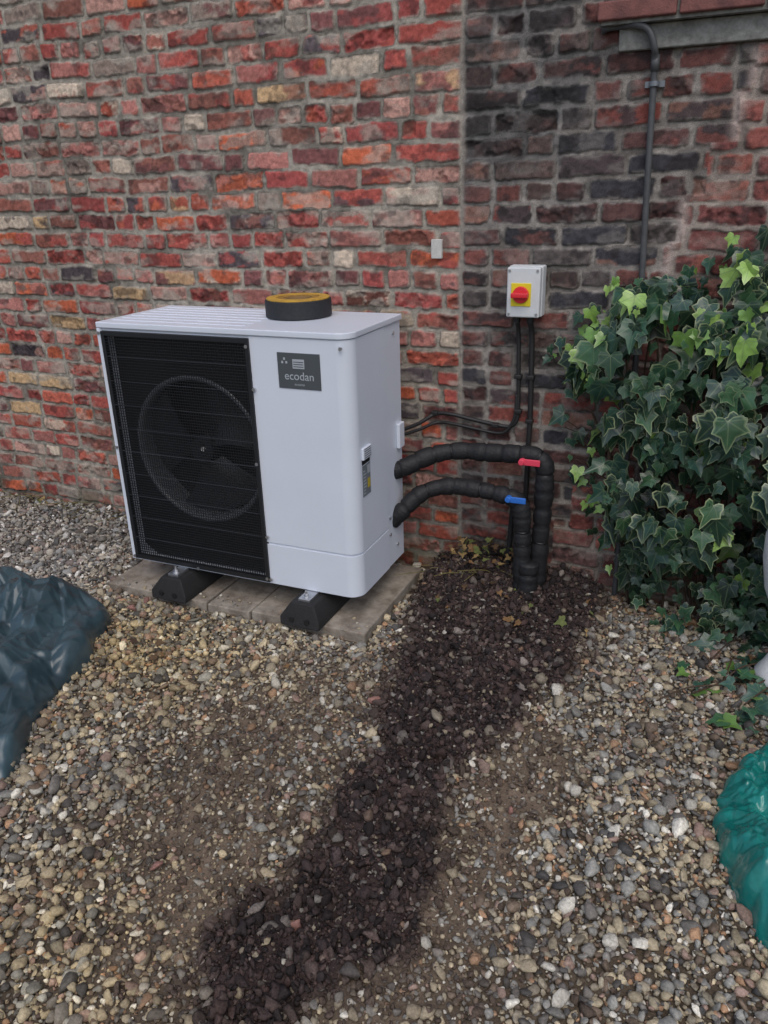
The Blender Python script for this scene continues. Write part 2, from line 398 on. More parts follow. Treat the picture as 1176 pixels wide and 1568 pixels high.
r=np.clip(0.0045*np.exp(rng.normal(0,0.4,n)),0.002,0.010)
Sl=(np.stack([x,y,0.028+0.4*r],-1),np.stack([0*x,0*x,rng.uniform(0,6.28,n)],-1),np.stack([r,r,r],-1),SP[rng.choice(len(SP),n,p=SW)]*0.9)
n=8;x=np.concatenate([rng.normal(0.10,0.03,3),rng.uniform(1.0,2.3,5)]);y=np.concatenate([rng.normal(-0.17,0.03,3),rng.uniform(-1.6,0.0,5)])
r=rng.uniform(0.009,0.020,n)
Bc=(np.stack([x,y,gh(x,y)+0.9*r],-1),rng.uniform(0,6.28,(n,3)),np.stack([r*1.3,r,r*0.8],-1),np.tile(s2l((146,108,98)),(n,1))*rng.uniform(0.7,1.1,n)[:,None])
cat=[np.concatenate(q) for q in zip(A,B,Cx,Sl,Bc)]
scatter("gravel",*cat,cs,14)
x,y=jgrid(0.75,2.2,-1.85,0.59,0.0085)
S=soil(x,y);D=dirt(x,y)
keep=(rng.random(len(x))<np.clip(S,0,1)*0.78+0.10*(S>0.0)+0.03+0.16*D)&~((x<1.10)&(y>-0.075))
x=x[keep];y=y[keep];S=S[keep];n=len(x)
r=np.clip(0.0046*np.exp(rng.normal(0,0.60,n)),0.002,0.020)
big=(rng.random(n)<0.005)&(S>0.6);r[big]=rng.uniform(0.014,0.024,big.sum())
P=np.stack([x,y,gh(x,y)+0.4*r+rng.uniform(0,0.004,n)],-1)
scl=np.stack([r*rng.uniform(0.8,1.4,n),r,r*rng.uniform(0.7,1.2,n)],-1)
rot=rng.uniform(0,6.28,(n,3))
pc=s2l(np.array([(62,52,51),(46,40,40),(80,68,64),(72,58,55),(118,110,104)]))
c=pc[rng.choice(5,n,p=[.33,.28,.20,.14,.05])]*rng.uniform(0.6,1.35,n)[:,None]*(0.5+0.95*fbm(x*6,y*6,3,150))[:,None]
c=c*S[:,None]+(1-S[:,None])*(0.4*c+0.6*s2l((104,90,78)))
scatter("dug_soil",P,rot,scl,c,cc_,8)

# ------------------------------------------------------------ paving slabs
m_slab=mat("paving_concrete",s2l((162,154,142)),0.9,0.30,14,0.8,180,c2=s2l((116,106,95)))
pv=empty("paving_slabs")
def slabmesh(name,x0,x1,y0,y1,z0,z1):
    mb=MB();mb.box(x0,x1,y0,y1,z0,z1);return mb.obj(name,m_slab,pv,bevel=0.006)
slabmesh("slab_1",-0.105,0.395,-0.070,0.52,-0.03,0.028)
slabmesh("slab_2",0.403,0.598,-0.073,0.52,-0.03,0.025)
slabmesh("slab_3",0.606,1.095,-0.068,0.52,-0.03,0.030)

# ------------------------------------------------------------ heat pump
m_white=mat("white_powder_coat",(0.69,0.74,0.83),0.38,0.04,3,0.05,500)
m_black=mat("black_plastic",(0.012,0.013,0.015),0.5)
m_dark=mat("dark_cavity",(0.008,0.008,0.009),0.7)
m_steel=mat("zinc_steel",(0.55,0.56,0.58),0.35,metal=0.9)
m_rubber=mat("recycled_rubber",(0.018,0.018,0.019),0.75,0.4,120,0.8,250)
m_plate=mat("grey_badge",s2l((78,84,88)),0.4)
m_print=mat("silver_print",s2l((172,178,184)),0.4)
hp=empty("heat_pump")
HW,HD,Z0,Z1=1.05,0.443,0.128,1.11
def arc(cx,cy,r,a0,a1,n=10):
    return [(cx+r*math.cos(math.radians(a0+(a1-a0)*i/n)),cy+r*math.sin(math.radians(a0+(a1-a0)*i/n))) for i in range(n+1)]
R_=0.055
out=[(0,HD),(0,0.0),(0.016,0.0),(0.016,0.16),(0.668,0.16),(0.668,0.004)]+arc(HW-0.004-R_,0.004+R_,R_,-90,0)+[(HW-0.004,HD)]
mb=MB();mb.prism(out,Z0,Z1-0.022);mb.obj("cabinet",m_white,hp,bevel=0.002)
mb=MB();mb.box(0.017,0.667,0.001,0.159,Z0+0.001,Z0+0.008);mb.box(0.017,0.667,0.004,0.159,Z1-0.032,Z1-0.023);mb.obj("fan_bay_rails",m_white,hp)
def cover(name,z0,z1,xl_,yr):
    r=R_
    o=[(xl_,0.0)]+arc(HW-r,r,r,-90,0)+[(HW,yr),(HW-0.0035,yr)]+arc(HW-r,r,r-0.0035,0,-90)+[(xl_,0.0035)]
    mb=MB();mb.prism(o,z0,z1);mb.obj(name,m_white,hp,bevel=0.0012)
cover("service_cover",0.3060,Z1-0.024,0.664,0.285)
cover("lower_cover",Z0+0.002,0.2980,0.664,0.285)
lo_=[(-0.004,-0.006)]+arc(HW+0.004-0.06,-0.006+0.06,0.06,-90,0)+[(HW+0.004,HD+0.004),(-0.004,HD+0.004)]
mb=MB();mb.prism(lo_,Z1-0.022,Z1);mb.obj("lid",m_white,hp,bevel=0.004,segs=3)
mb=MB()
for i in range(7):
    y=0.05+i*0.055;mb.box(0.03,0.62,y,y+0.012,Z1-0.002,Z1+0.0022)
mb.obj("lid_ribs",m_white,hp,bevel=0.001)
FC=(0.355,0.0,0.62)
mb=MB()
n=48;r0=0.285;y=0.060
x0,x1,z0,z1=0.0165,0.6675,Z0+0.009,Z1-0.033
vo=[];vi=[]
for i in range(n):
    a=2*math.pi*i/n;cx,cz=math.cos(a),math.sin(a)
    vi.append((FC[0]+r0*cx,y,FC[2]+r0*cz))
    t=min((x1-FC[0])/cx if cx>1e-6 else ((x0-FC[0])/cx if cx<-1e-6 else 1e9),(z1-FC[2])/cz if cz>1e-6 else ((z0-FC[2])/cz if cz<-1e-6 else 1e9))
    vo.append((FC[0]+t*cx,y,FC[2]+t*cz))
mb.add(vi+vo,[(i,(i+1)%n,n+(i+1)%n,n+i) for i in range(n)])
mb.obj("fan_shroud",m_black,hp)
mb=MB();mb.lathe((FC[0],0.06,FC[2]),[(0.296,-0.0005),(0.293,0.004),(0.286,0.006),(0.278,0.002),(0.272,-0.015),(0.270,-0.095)],64,'y');mb.obj("bell_mouth",mat("grey_bell_mouth",(0.15,0.16,0.175),0.2),hp,smooth=True)
mb=MB();mb.box(0.0165,0.6675,0.1575,0.1595,Z0+0.009,Z1-0.033);mb.obj("coil_fins",m_dark,hp)
mb=MB()
for k in range(3):
    a0=math.radians(120*k+20);nr,na_=8,12;v=[]
    for i in range(nr+1):
        r=0.05+0.215*i/nr
        for j in range(na_+1):
            a=a0+math.radians(-18*(i/nr)+82*j/na_*(0.75+0.35*i/nr))
            v.append((FC[0]+r*math.cos(a),0.085+0.055*j/na_,FC[2]+r*math.sin(a)))
    mb.add(v,[(i*(na_+1)+j,i*(na_+1)+j+1,(i+1)*(na_+1)+j+1,(i+1)*(na_+1)+j) for i in range(nr) for j in range(na_)])
mb.cyl((FC[0],0.14,FC[2]),0.062,(0,-1,0),0.065,28,0.052)
mb.obj("fan",mat("dark_fan_plastic",(0.04,0.042,0.047),0.22),hp)
mb=MB();mb.cyl((FC[0]+0.01,0.0755,FC[2]+0.005),0.008,(0,-1,0),0.01,12);mb.obj("fan_nut",mat("bright_nut",(0.8,0.8,0.8),0.5),hp)
mb=MB();gx0,gx1,gz0,gz1=0.020,0.662,Z0+0.012,Z1-0.036
t=0.0011
x=gx0
while x<=gx1: mb.box(x-t,x+t,-0.003,-0.0005,gz0,gz1);x+=0.0107
z=gz0
while z<=gz1: mb.box(gx0,gx1,-0.0055,-0.0031,z-t,z+t);z+=0.0107
for (a,b,c,d) in ((gx0-0.004,gx0+0.012,gz0-0.003,gz1+0.003),(gx1-0.012,gx1+0.003,gz0-0.003,gz1+0.003)):mb.box(a,b,-0.0085,0.006,c,d)
for (c,d) in ((gz0-0.003,gz0+0.014),(gz1-0.012,gz1+0.003)):mb.box(gx0+0.0122,gx1-0.0122,-0.008,0.0055,c,d)
mb.obj("fan_guard",m_black,hp)
m_bead=mat("worn_grey_wire",s2l((60,62,67)),0.5)
mb=MB()
for i in range(9):
    z=gz0+0.095+i*0.0935
    mb.box(gx0+0.012,gx1-0.012,-0.0078,-0.0056,z-0.0007,z+0.0007)
    x=gx0+0.018
    while x<gx1-0.015: mb.box(x-0.0016,x+0.0016,-0.0088,-0.0079,z-0.0010,z+0.0010);x+=0.0107
mb.obj("guard_cross_wires",m_bead,hp)
mb=MB();mb.box(-0.004,0.012,-0.005,0.03,Z0+0.002,Z1-0.023);mb.obj("corner_trim",m_white,hp,bevel=0.002)
mb=MB()
for x,z in ((0.005,1.07),(0.655,1.05),(0.655,0.62),(0.005,0.62),(0.655,0.15),(0.01,0.145),(0.33,0.139),(0.672,0.15),(1.02,1.06),(0.672,0.33),(0.672,0.90)):
    mb.cyl((x,-0.004,z),0.0065,(0,-1,0),0.006,12)
for y,z in ((0.30,0.34),(0.30,0.27),(0.37,1.05),(0.41,0.62),(0.37,0.20)):
    mb.cyl((HW-0.0035,y,z),0.006,(1,0,0),0.006,12)
mb.obj("screws",m_steel,hp)
mb=MB();mb.box(0.774,0.939,-0.003,0.001,0.913,1.037);mb.obj("badge",m_plate,hp,bevel=0.0015)
def text(body,size,x,z,y=-0.0036,name="badge_text",m=m_print):
    cu=bpy.data.curves.new(name,"FONT");cu.body=body;cu.size=size;cu.extrude=0.0002;cu.align_x='CENTER'
    o=bpy.data.objects.new(name,cu);cu.materials.append(m);link(o,hp);o.location=(x,y,z);o.rotation_euler=(math.radians(90),0,0);return o
text("ecodan",0.040,0.857,0.945);text("INVERTER",0.009,0.857,0.925)
mb=MB();mb.box(0.834,0.879,-0.0036,-0.0028,0.984,1.016)
for i in range(3):
    ox=(-0.008,0.0,0.008)[i];oz=(1.0,1.012,1.0)[i];mb.box(0.802+ox-0.0035,0.802+ox+0.0035,-0.0036,-0.0028,oz,oz+0.008)
mb.obj("badge_print",m_print,hp)
mb=MB()
for i in range(3): mb.box(0.837,0.876,-0.0039,-0.0035,0.989+0.008*i,0.992+0.008*i)
mb.obj("badge_lines",m_plate,hp)
mb=MB();mb.box(HW-0.001,HW+0.010,0.058,0.128,0.655,0.700);mb.obj("hand_hold",m_white,hp,bevel=0.004)
mb=MB()
for i in range(5): mb.box(HW+0.0101,HW+0.0106,0.066,0.120,0.662+i*0.008,0.6645+i*0.008)
mb.box(HW+0.0002,HW+0.0012,0.060,0.126,0.636,0.653)
mb.obj("hand_hold_slots",m_dark,hp)
mb=MB();mb.box(HW+0.0002,HW+0.0016,0.060,0.126,0.515,0.633);mb.obj("rating_label",mat("grey_label",s2l((122,130,138)),0.4,0.25,30),hp)
mb=MB()
for i in range(8): mb.box(HW+0.0017,HW+0.0021,0.066,0.066+random.uniform(0.015,0.032),0.525+i*0.012,0.529+i*0.012)
mb.box(HW+0.0017,HW+0.0022,0.10,0.122,0.595,0.627);mb.obj("label_print",m_print,hp)
mb=MB();mb.box(HW+0.0017,HW+0.0023,0.10,0.122,0.54,0.575);mb.obj("warning_print",mat("yellow_warning",s2l((190,170,60)),0.5),hp)
mb=MB();mb.box(HW-0.004,HW+0.012,0.385,0.435,0.60,0.70);mb.obj("cable_entry_cover",m_white,hp,bevel=0.004)
for i,xa in enumerate((0.165,0.765)):
    mb=MB();w=0.165;v=[]
    y0,y1=-0.115,0.50;zb=0.029
    sec=[(0,zb),(w,zb),(w,zb+0.035),(w-0.035,zb+0.088),(0.035,zb+0.088),(0,zb+0.035)]
    for yy in (y0,y1):
        v+=[(xa+a,yy+(0.0 if b<zb+0.05 else (0.03 if yy==y0 else -0.03)),b) for a,b in sec]
    f=[(5,4,3,2,1,0),(6,7,8,9,10,11)]+[(k,(k+1)%6,6+(k+1)%6,6+k) for k in range(6)]
    mb.add(v,f);o=mb.obj("rubber_foot_%d"%(i+1),m_rubber,hp,bevel=0.006)
    bm=bmesh.new();bm.from_mesh(o.data);bmesh.ops.recalc_face_normals(bm,faces=bm.faces);bm.to_mesh(o.data);bm.free()
    mb=MB()
    for ya in (-0.070,0.40):
        mb.box(xa+0.060,xa+0.108,ya,ya+0.075,0.1172,0.1278)
    mb.cyl((xa+0.082,-0.045,0.1275),0.010,(0,0,1),0.012,6);mb.cyl((xa+0.082,-0.045,0.1275),0.016,(0,0,1),0.003,16)
    mb.cyl((xa+0.082,-0.045,0.138),0.005,(0,0,1),0.014,10)
    mb.obj("mounting_bracket_%d"%(i+1),m_steel,hp,bevel=0.001)
    mb=MB();mb.box(xa+0.045,xa+0.122,0.008,0.39,0.1172,0.1276);mb.obj("mounting_pad_%d"%(i+1),m_rubber,hp)
    mb=MB();mb.cyl((xa+0.05,-0.1145,0.06),0.010,(0,-1,0),0.004,14);mb.cyl((xa+0.115,-0.1145,0.06),0.010,(0,-1,0),0.004,14);mb.obj("foot_plug_%d"%(i+1),m_dark,hp)

# ------------------------------------------------------------ tape roll on the lid
tr=empty("tape_roll")
m_tape=mat("black_foam_tape",(0.022,0.024,0.028),0.6,0.3,80,0.5,300)
TC=(0.700,0.300,Z1+0.0025)
mb=MB();mb.lathe(TC,[(0.050,0.0),(0.120,0.0),(0.123,0.003),(0.123,0.060),(0.120,0.063),(0.050,0.063)],56,closed=True);mb.obj("tape_winding",m_tape,tr)
mb=MB();mb.lathe(TC,[(0.117,0.0635),(0.117,0.068),(0.080,0.0685),(0.080,0.0635)],56,closed=True);mb.obj("release_liner",mat("yellow_liner",s2l((214,172,66)),0.55,0.5,40,c2=s2l((176,136,60))),tr)
mb=MB();mb.lathe(TC,[(0.079,0.0635),(0.079,0.066),(0.052,0.066),(0.052,0.0635)],56,closed=True);mb.obj("inner_winding",mat("ochre_paper",s2l((172,132,62)),0.7,0.4,50),tr)
mb=MB();mb.lathe(TC,[(0.0485,0.0),(0.0498,0.0),(0.0498,0.064),(0.0455,0.064),(0.0455,0.0)],40,closed=True);mb.obj("card_core",mat("cardboard",s2l((150,120,80)),0.9),tr)

# ------------------------------------------------------------ isolator switch
iso=empty("isolator_switch")
m_box=mat("grey_white_enclosure",s2l((214,218,220)),0.45,0.08,20)
mb=MB();mb.box(1.432,1.556,WY-0.055,WY-0.002,1.098,1.276);mb.obj("back_box",m_box,iso,bevel=0.006,segs=3)
mb=MB();mb.box(1.434,1.554,WY-0.088,WY-0.0565,1.100,1.274);mb.obj("front_cover",m_box,iso,bevel=0.006,segs=3)
cx,cz=1.487,1.180
mb=MB();mb.box(cx-0.036,cx+0.036,WY-0.0915,WY-0.0875,cz-0.040,cz+0.040);mb.obj("yellow_plate",mat("yellow_plastic",s2l((228,208,44)),0.4),iso,bevel=0.0015)
m_red=mat("red_plastic",s2l((218,50,60)),0.35)
mb=MB();mb.cyl((cx,WY-0.0917,cz),0.030,(0,-1,0),0.010,32,0.028);mb.obj("rotary_dial",m_red,iso,bevel=0.001)
mb=MB();mb.box(-0.009,0.009,WY-0.122,WY-0.1018,-0.030,0.030);o=mb.obj("rotary_handle",m_red,iso,bevel=0.004)
o.location=(cx,0,cz);o.rotation_euler=(0,math.radians(90),0)
mb=MB()
for x in (1.444,1.544):
    for z in (1.112,1.262): mb.cyl((x,WY-0.088,z),0.005,(0,-1,0),0.002,12)
mb.obj("cover_screws",m_steel,iso)
mb=MB();mb.cyl((1.463,WY-0.035,1.098),0.012,(0,0,-1),0.022,12);mb.cyl((1.512,WY-0.035,1.098),0.013,(0,0,-1),0.022,12);mb.obj("cable_glands",m_black,iso)

# ------------------------------------------------------------ cables
m_cable=mat("black_cable",(0.018,0.018,0.019),0.5)
cb=empty("electrical_cables")
yw=WY-0.016
def cable(name,P,r,n=10,m=m_cable):
    mb=MB();tube(mb,catmull(P,n),r,10);return mb.obj(name,m,cb,smooth=True)
cable("supply_cable",[(1.463,WY-0.035,1.08),(1.466,yw,1.02),(1.470,yw,0.90),(1.474,yw,0.76),(1.470,yw,0.70),(1.445,yw,0.672),(1.395,yw,0.672),(1.30,yw,0.685),(1.20,yw,0.700),(1.135,yw,0.695),(1.09,yw-0.06,0.67),(1.045,yw-0.15,0.66)],0.008)
cable("control_cable",[(1.468,yw,0.80),(1.462,yw-0.004,0.71),(1.430,yw-0.003,0.652),(1.385,yw,0.640),(1.30,yw,0.650),(1.20,yw,0.662),(1.14,yw,0.660),(1.09,yw-0.07,0.645),(1.045,yw-0.15,0.64)],0.0065)
cable("armoured_cable",[(1.512,WY-0.035,1.08),(1.516,yw,1.02),(1.520,yw,0.86),(1.522,yw,0.70),(1.520,yw,0.60),(1.518,yw,0.40),(1.512,yw,0.2),(1.51,yw,0.02)],0.010)
mb=MB()
for x,z in ((1.470,0.87),(1.518,0.87),(1.135,0.70),(1.385,0.672),(1.475,0.735),(1.52,0.70)):
    mb.box(x-0.014,x+0.014,WY-0.030,WY-0.002,z-0.008,z+0.008)
mb.obj("cable_clips",m_cable,cb,bevel=0.003)
cd=empty("conduit_pipe")
m_cond=mat("grey_conduit",s2l((84,86,88)),0.5,0.3,30)
yc=WY-0.022
mb=MB();tube(mb,catmull([(1.700,yc+0.03,1.985),(1.712,yc,1.990),(1.75,yc,1.992),(1.80,yc-0.02,1.990),(1.842,yc-0.022,1.972),(1.864,yc-0.02,1.925),(1.868,yc,1.87),(1.874,yc,1.65),(1.882,yc,1.40),(1.890,yc,1.15),(1.893,yc,0.85),(1.893,yc,0.3),(1.893,yc,0.0)],10),0.0105,12)
mb.obj("conduit_tube",m_cond,cd,smooth=True)
mb=MB();tube(mb,[(1.868,yc,1.905),(1.8695,yc,1.86)],0.0135,12);mb.obj("conduit_coupling",m_cond,cd,smooth=True)
mb=MB();tube(mb,[(1.8705,yc,1.832),(1.871,yc,1.818)],0.016,14);mb.box(1.842,1.902,WY-0.012,WY-0.001,1.816,1.834);mb.obj("saddle_clip",mat("galvanised",s2l((128,134,140)),0.5,metal=0.6),cd)

# ------------------------------------------------------------ insulated pipes
ip=empty("insulated_pipes")
m_foam=mat("black_pipe_foam",(0.018,0.019,0.022),0.6,0.35,50,0.8,120,spec=0.4)
m_band=mat("black_tape_band",(0.009,0.009,0.010),0.35)
def pipe(name,P,r,sp=0.058,st=0.0):
    mb=MB();bd=MB();pts=catmull(P,14);d=[pts[0]]
    for p in pts[1:]:
        if (p-d[-1]).length>0.004:d.append(p)
    def rf(L):
        q=(L+st)/sp;j=math.floor(q);f=q-j
        return r*(1+0.05*math.sin(j*7.7)-0.17*math.exp(-((f-0.5)/0.07)**2))+0.0012*math.sin(L*53)
    tube(mb,d,rf,18);mb.obj(name,m_foam,ip,smooth=True)
    L=0;nx=sp*0.5-st%sp
    if nx<0:nx+=sp
    for a,b in zip(d[:-1],d[1:]):
        L+=(b-a).length
        if L>=nx:
            t=(b-a).normalized();tube(bd,[b-t*0.003,b+t*0.003],r*0.89,16);nx+=sp
    bd.obj(name+"_ties",m_band,ip,smooth=True)
pipe("flow_pipe",[(1.03,0.39,0.505),(1.08,0.40,0.525),(1.16,0.46,0.560),(1.26,0.50,0.578),(1.40,0.505,0.583),(1.50,0.50,0.590),(1.565,0.50,0.592),(1.602,0.50,0.562),(1.608,0.50,0.50),(1.606,0.50,0.35),(1.600,0.498,0.18),(1.596,0.495,0.0)],0.0355,0.070)
pipe("return_pipe",[(1.03,0.36,0.30),(1.07,0.37,0.345),(1.14,0.42,0.415),(1.24,0.46,0.442),(1.36,0.465,0.440),(1.46,0.460,0.432),(1.508,0.455,0.420),(1.535,0.452,0.38),(1.542,0.450,0.28),(1.545,0.448,0.14),(1.545,0.446,0.0)],0.034,0.055)
pipe("ground_sleeve",[(1.575,0.44,0.17),(1.573,0.44,0.10),(1.572,0.44,-0.02)],0.041,0.09)
mb=MB();mb.box(1.520,1.598,0.447,0.455,0.565,0.590);mb.cyl((1.528,0.47,0.577),0.012,(0,-1,0),0.03,12);mb.obj("red_valve_lever",mat("red_lever",s2l((224,72,96)),0.4),ip,bevel=0.003)
mb=MB();mb.box(1.485,1.560,0.405,0.413,0.425,0.449);mb.cyl((1.492,0.43,0.437),0.012,(0,-1,0),0.03,12);mb.obj("blue_valve_lever",mat("blue_lever",s2l((50,112,200)),0.4),ip,bevel=0.003)
mb=MB();tube(mb,catmull([(1.475,0.56,0.40),(1.468,0.56,0.25),(1.462,0.555,0.10),(1.46,0.55,0.0)],8),0.011,10);mb.obj("condensate_pipe",m_foam,ip,smooth=True)

# ------------------------------------------------------------ ivy
def leaves(name,P,Nn,Dn,size,colr,edge_c,mat_):
    lo=[(0.0,0.0),(0.13,-0.13),(0.34,-0.16),(0.43,0.0),(0.40,0.16),(0.52,0.34),(0.36,0.42),(0.20,0.50),(0.12,0.74),(0.0,1.0)]
    full=np.array(lo+[(-x,y) for x,y in reversed(lo[1:-1])],float);m=len(full)
    ctr=np.array([0,0.20])
    inner=ctr+(full-ctr)*0.82
    base=np.concatenate([[ctr],inner,full]);base=np.concatenate([base,np.zeros((len(base),1))],1)
    V=[];F=[];CL=[];UV=[]
    for i in range(len(P)):
        d=Dn[i]/np.linalg.norm(Dn[i]);nn=Nn[i]-d*np.dot(Nn[i],d);nn/=np.linalg.norm(nn)+1e-9
        s=np.cross(d,nn)
        b=base.copy();b[:,0]*=rng.uniform(0.8,1.2)
        b[:,1]+=b[:,0]*rng.normal(0,0.08)
        wv=rng.normal(0,0.03,m)
        zz=rng.uniform(0.05,0.40)*np.abs(b[:,0])-0.26*b[:,1]**2*rng.uniform(0.1,1.3)
        zz[1:1+m]+=wv*0.7;zz[1+m:]+=wv
        W=P[i]+size[i]*(b[:,0:1]*s+b[:,1:2]*d+zz[:,None]*nn)
        n0=len(V);V+=list(W)
        for k in range(m):
            k2=(k+1)%m
            F.append((n0,n0+1+k,n0+1+k2));F.append((n0+1+k,n0+1+m+k,n0+1+m+k2,n0+1+k2))
        cc=np.tile(colr[i],(len(b),1));cc[1+m:]=cc[1+m:]*(1-edge_c[i])+edge_c[i]*s2l((186,196,150))
        CL.append(cc);UV.append(base[:,:2])
    me=bpy.data.meshes.new(name);me.from_pydata([tuple(v) for v in V],[],F);me.update()
    a=me.attributes.new("col",'FLOAT_COLOR','POINT');c=np.concatenate(CL);c=np.concatenate([c,np.ones((len(c),1))],1)
    a.data.foreach_set("color",c.astype(np.float32).ravel())
    a=me.attributes.new("luv",'FLOAT_VECTOR','POINT');u=np.concatenate(UV);u=np.concatenate([u,np.zeros((len(u),1))],1)
    a.data.foreach_set("vector",u.astype(np.float32).ravel())
    for p in me.polygons:p.use_smooth=True
    me.materials.append(mat_)
    return bpy.data.objects.new(name,me)
m_leaf=bpy.data.materials.new("ivy_leaf");m_leaf.use_nodes=True;nt=m_leaf.node_tree;b=nt.nodes["Principled BSDF"]
b.inputs["Roughness"].default_value=0.33;b.inputs["Specular IOR Level"].default_value=0.55
N=nt.nodes;L=nt.links
a=N.new("ShaderNodeAttribute");a.attribute_name="col";u=N.new("ShaderNodeAttribute");u.attribute_name="luv"
sx=N.new("ShaderNodeSeparateXYZ");L.new(u.outputs["Vector"],sx.inputs[0])
def M(op,*ins):
    q=N.new("ShaderNodeMath");q.operation=op
    for k,v in enumerate(ins):
        if isinstance(v,(int,float)):q.inputs[k].default_value=v
        else:L.new(v,q.inputs[k])
    return q.outputs[0]
ang=M('ARCTAN2',sx.outputs[0],sx.outputs[1]);pp=M('PINGPONG',ang,math.radians(24))
rr=M('SQRT',M('ADD',M('MULTIPLY',sx.outputs[0],sx.outputs[0]),M('MULTIPLY',sx.outputs[1],sx.outputs[1])))
dist=M('MULTIPLY',pp,rr)
vein=M('SUBTRACT',1.0,M('MINIMUM',M('DIVIDE',dist,0.026),1.0))
vein=M('MULTIPLY',vein,0.55)
mxc=N.new("ShaderNodeMix");mxc.data_type='RGBA';L.new(vein,mxc.inputs[0]);L.new(a.outputs["Color"],mxc.inputs[6]);mxc.inputs[7].default_value=(0.14,0.20,0.10,1)
g=N.new("ShaderNodeNewGeometry");nz=N.new("ShaderNodeTexNoise");nz.inputs["Scale"].default_value=45;L.new(g.outputs["Position"],nz.inputs["Vector"])
mr=N.new("ShaderNodeMapRange");mr.inputs["To Min"].default_value=0.6;mr.inputs["To Max"].default_value=1.4;L.new(nz.outputs["Fac"],mr.inputs["Value"])
vm=N.new("ShaderNodeVectorMath");vm.operation='SCALE';L.new(mxc.outputs[2],vm.inputs[0]);L.new(mr.outputs[0],vm.inputs["Scale"]);L.new(vm.outputs[0],b.inputs["Base Color"])

ivy=empty("ivy_plant")
zk=np.array([0.0,0.15,0.3,0.5,0.6,0.75,0.9,1.0,1.08,1.16,1.24,1.30])
xk=np.array([2.00,1.92,1.88,1.80,1.76,1.72,1.69,1.71,1.77,1.84,1.92,2.04])
def ivy_depth(x,z):
    xb=np.interp(z,zk,xk)+0.14*(vn(x*0+3,z*14,206)-0.5);e=x-xb
    top=1.28+0.18*(vn(x*9,x*0,207)-0.5)-z
    t=np.clip(np.minimum(e/0.30,top/0.30),0,1)
    dp=0.25*np.sqrt(np.maximum(1-(1-t)**2,0))
    dp*=0.20+1.6*fbm(x*6,z*6,2,200)
    return dp,np.minimum(e,top)
n=3600
x=rng.uniform(1.58,3.10,n);z=rng.uniform(0.0,1.48,n)
dp,ed=ivy_depth(x,z)
k=((ed>-0.02)&(rng.random(n)<0.36+1.1*sst(0.40,0.6,fbm(x*8,z*8,2,208))))|((ed>-0.11)&(ed<=-0.02)&(rng.random(n)<0.16)&(z>0.2));x,z,dp,ed=x[k],z[k],dp[k],ed[k]
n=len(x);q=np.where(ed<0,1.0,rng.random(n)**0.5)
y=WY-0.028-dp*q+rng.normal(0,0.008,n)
P=np.stack([x,y,z],-1)
eps=0.03
gx_=(ivy_depth(x+eps,z)[0]-ivy_depth(x-eps,z)[0])/(2*eps);gz_=(ivy_depth(x,z+eps)[0]-ivy_depth(x,z-eps)[0])/(2*eps)
Nn=np.stack([-gx_*0.35,-np.ones(n),-gz_*0.3+0.30],-1)+rng.normal(0,0.5,(n,3))
Dn=np.stack([rng.normal(0,0.5,n),-0.25+rng.normal(0,0.25,n),-1.0+rng.normal(0,0.35,n)],-1)
size=np.clip(rng.normal(0.074,0.024,n),0.03,0.125)*(1-0.25*sst(0.4,0.1,z))
size=np.where(ed<0,size*0.7,size)
dk=s2l(np.array([(40,70,54),(31,56,45),(48,82,60),(56,90,62),(42,72,62)]))
lt=s2l(np.array([(132,170,80),(148,184,96),(110,150,72)]))
c=dk[rng.integers(0,5,n)]*rng.uniform(0.6,1.4,n)[:,None]
pn=0.03+0.30*sst(0.85,1.2,z)*(q>0.7)+0.35*(ed<0)
new=rng.random(n)<pn
c[new]=lt[rng.integers(0,3,new.sum())];size[new]*=0.85
c*=(0.18+0.82*q**1.4)[:,None]  # inner shade painted into leaf colour: leaves deeper in the bush are darker
ec=np.where((rng.random(n)<0.45)&(q>0.5),rng.uniform(0.2,0.75,n),0.05)
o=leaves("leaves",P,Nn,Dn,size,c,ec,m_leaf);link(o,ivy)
m_stem=mat("ivy_stem",s2l((74,58,44)),0.85,0.3,40)
mb=MB()
for i in range(44):
    sx_=random.uniform(1.95,3.0);p=[(sx_,WY-0.05,-0.01)];tx=sx_+random.uniform(-0.35,0.3);tz=random.uniform(0.7,1.2)
    for t in (0.25,0.5,0.75,1.0):
        xx=sx_+(tx-sx_)*t+random.uniform(-.04,.04);zz=tz*t
        dd=float(ivy_depth(np.array([xx]),np.array([zz]))[0][0])
        p.append((xx,WY-0.015-dd*random.uniform(0.0,0.7)*t,zz))
    tube(mb,catmull(p,6),lambda L_,h=random.uniform(0.003,0.007):h,6)
for i in range(16):   # thin shoots feeling their way out along the wall
    zz=random.uniform(0.35,1.15);xb=float(np.interp(zz,zk,xk));p=[(xb+0.12,WY-0.03,zz-0.05)]
    for t in (0.5,1.0): p.append((xb+0.12-0.20*t,WY-0.014,zz-0.05+random.uniform(0.03,0.10)*t))
    tube(mb,catmull(p,6),0.0022,6)
mb.obj("stems",m_stem,ivy,smooth=True)
n=110
x=rng.uniform(2.10,2.75,n);y=rng.uniform(-0.25,0.42,n);k=(y>-0.15-0.2*(x-2.3))&(y<0.45)&(rng.random(n)<np.clip((x-2.02)*2.4,0,1))
x,y=x[k],y[k];n=len(x)
P=np.stack([x,y,gh(x,y)+rng.uniform(0.015,0.05,n)],-1)
Nn=np.stack([rng.normal(0,.3,n),-0.3+rng.normal(0,.3,n),np.ones(n)],-1);Dn=np.stack([rng.normal(0,1,n),rng.normal(-0.4,0.8,n),rng.normal(0,0.15,n)],-1)
c=dk[rng.integers(0,5,n)]*1.3;new=rng.random(n)<0.12;c[new]=lt[2]*0.7
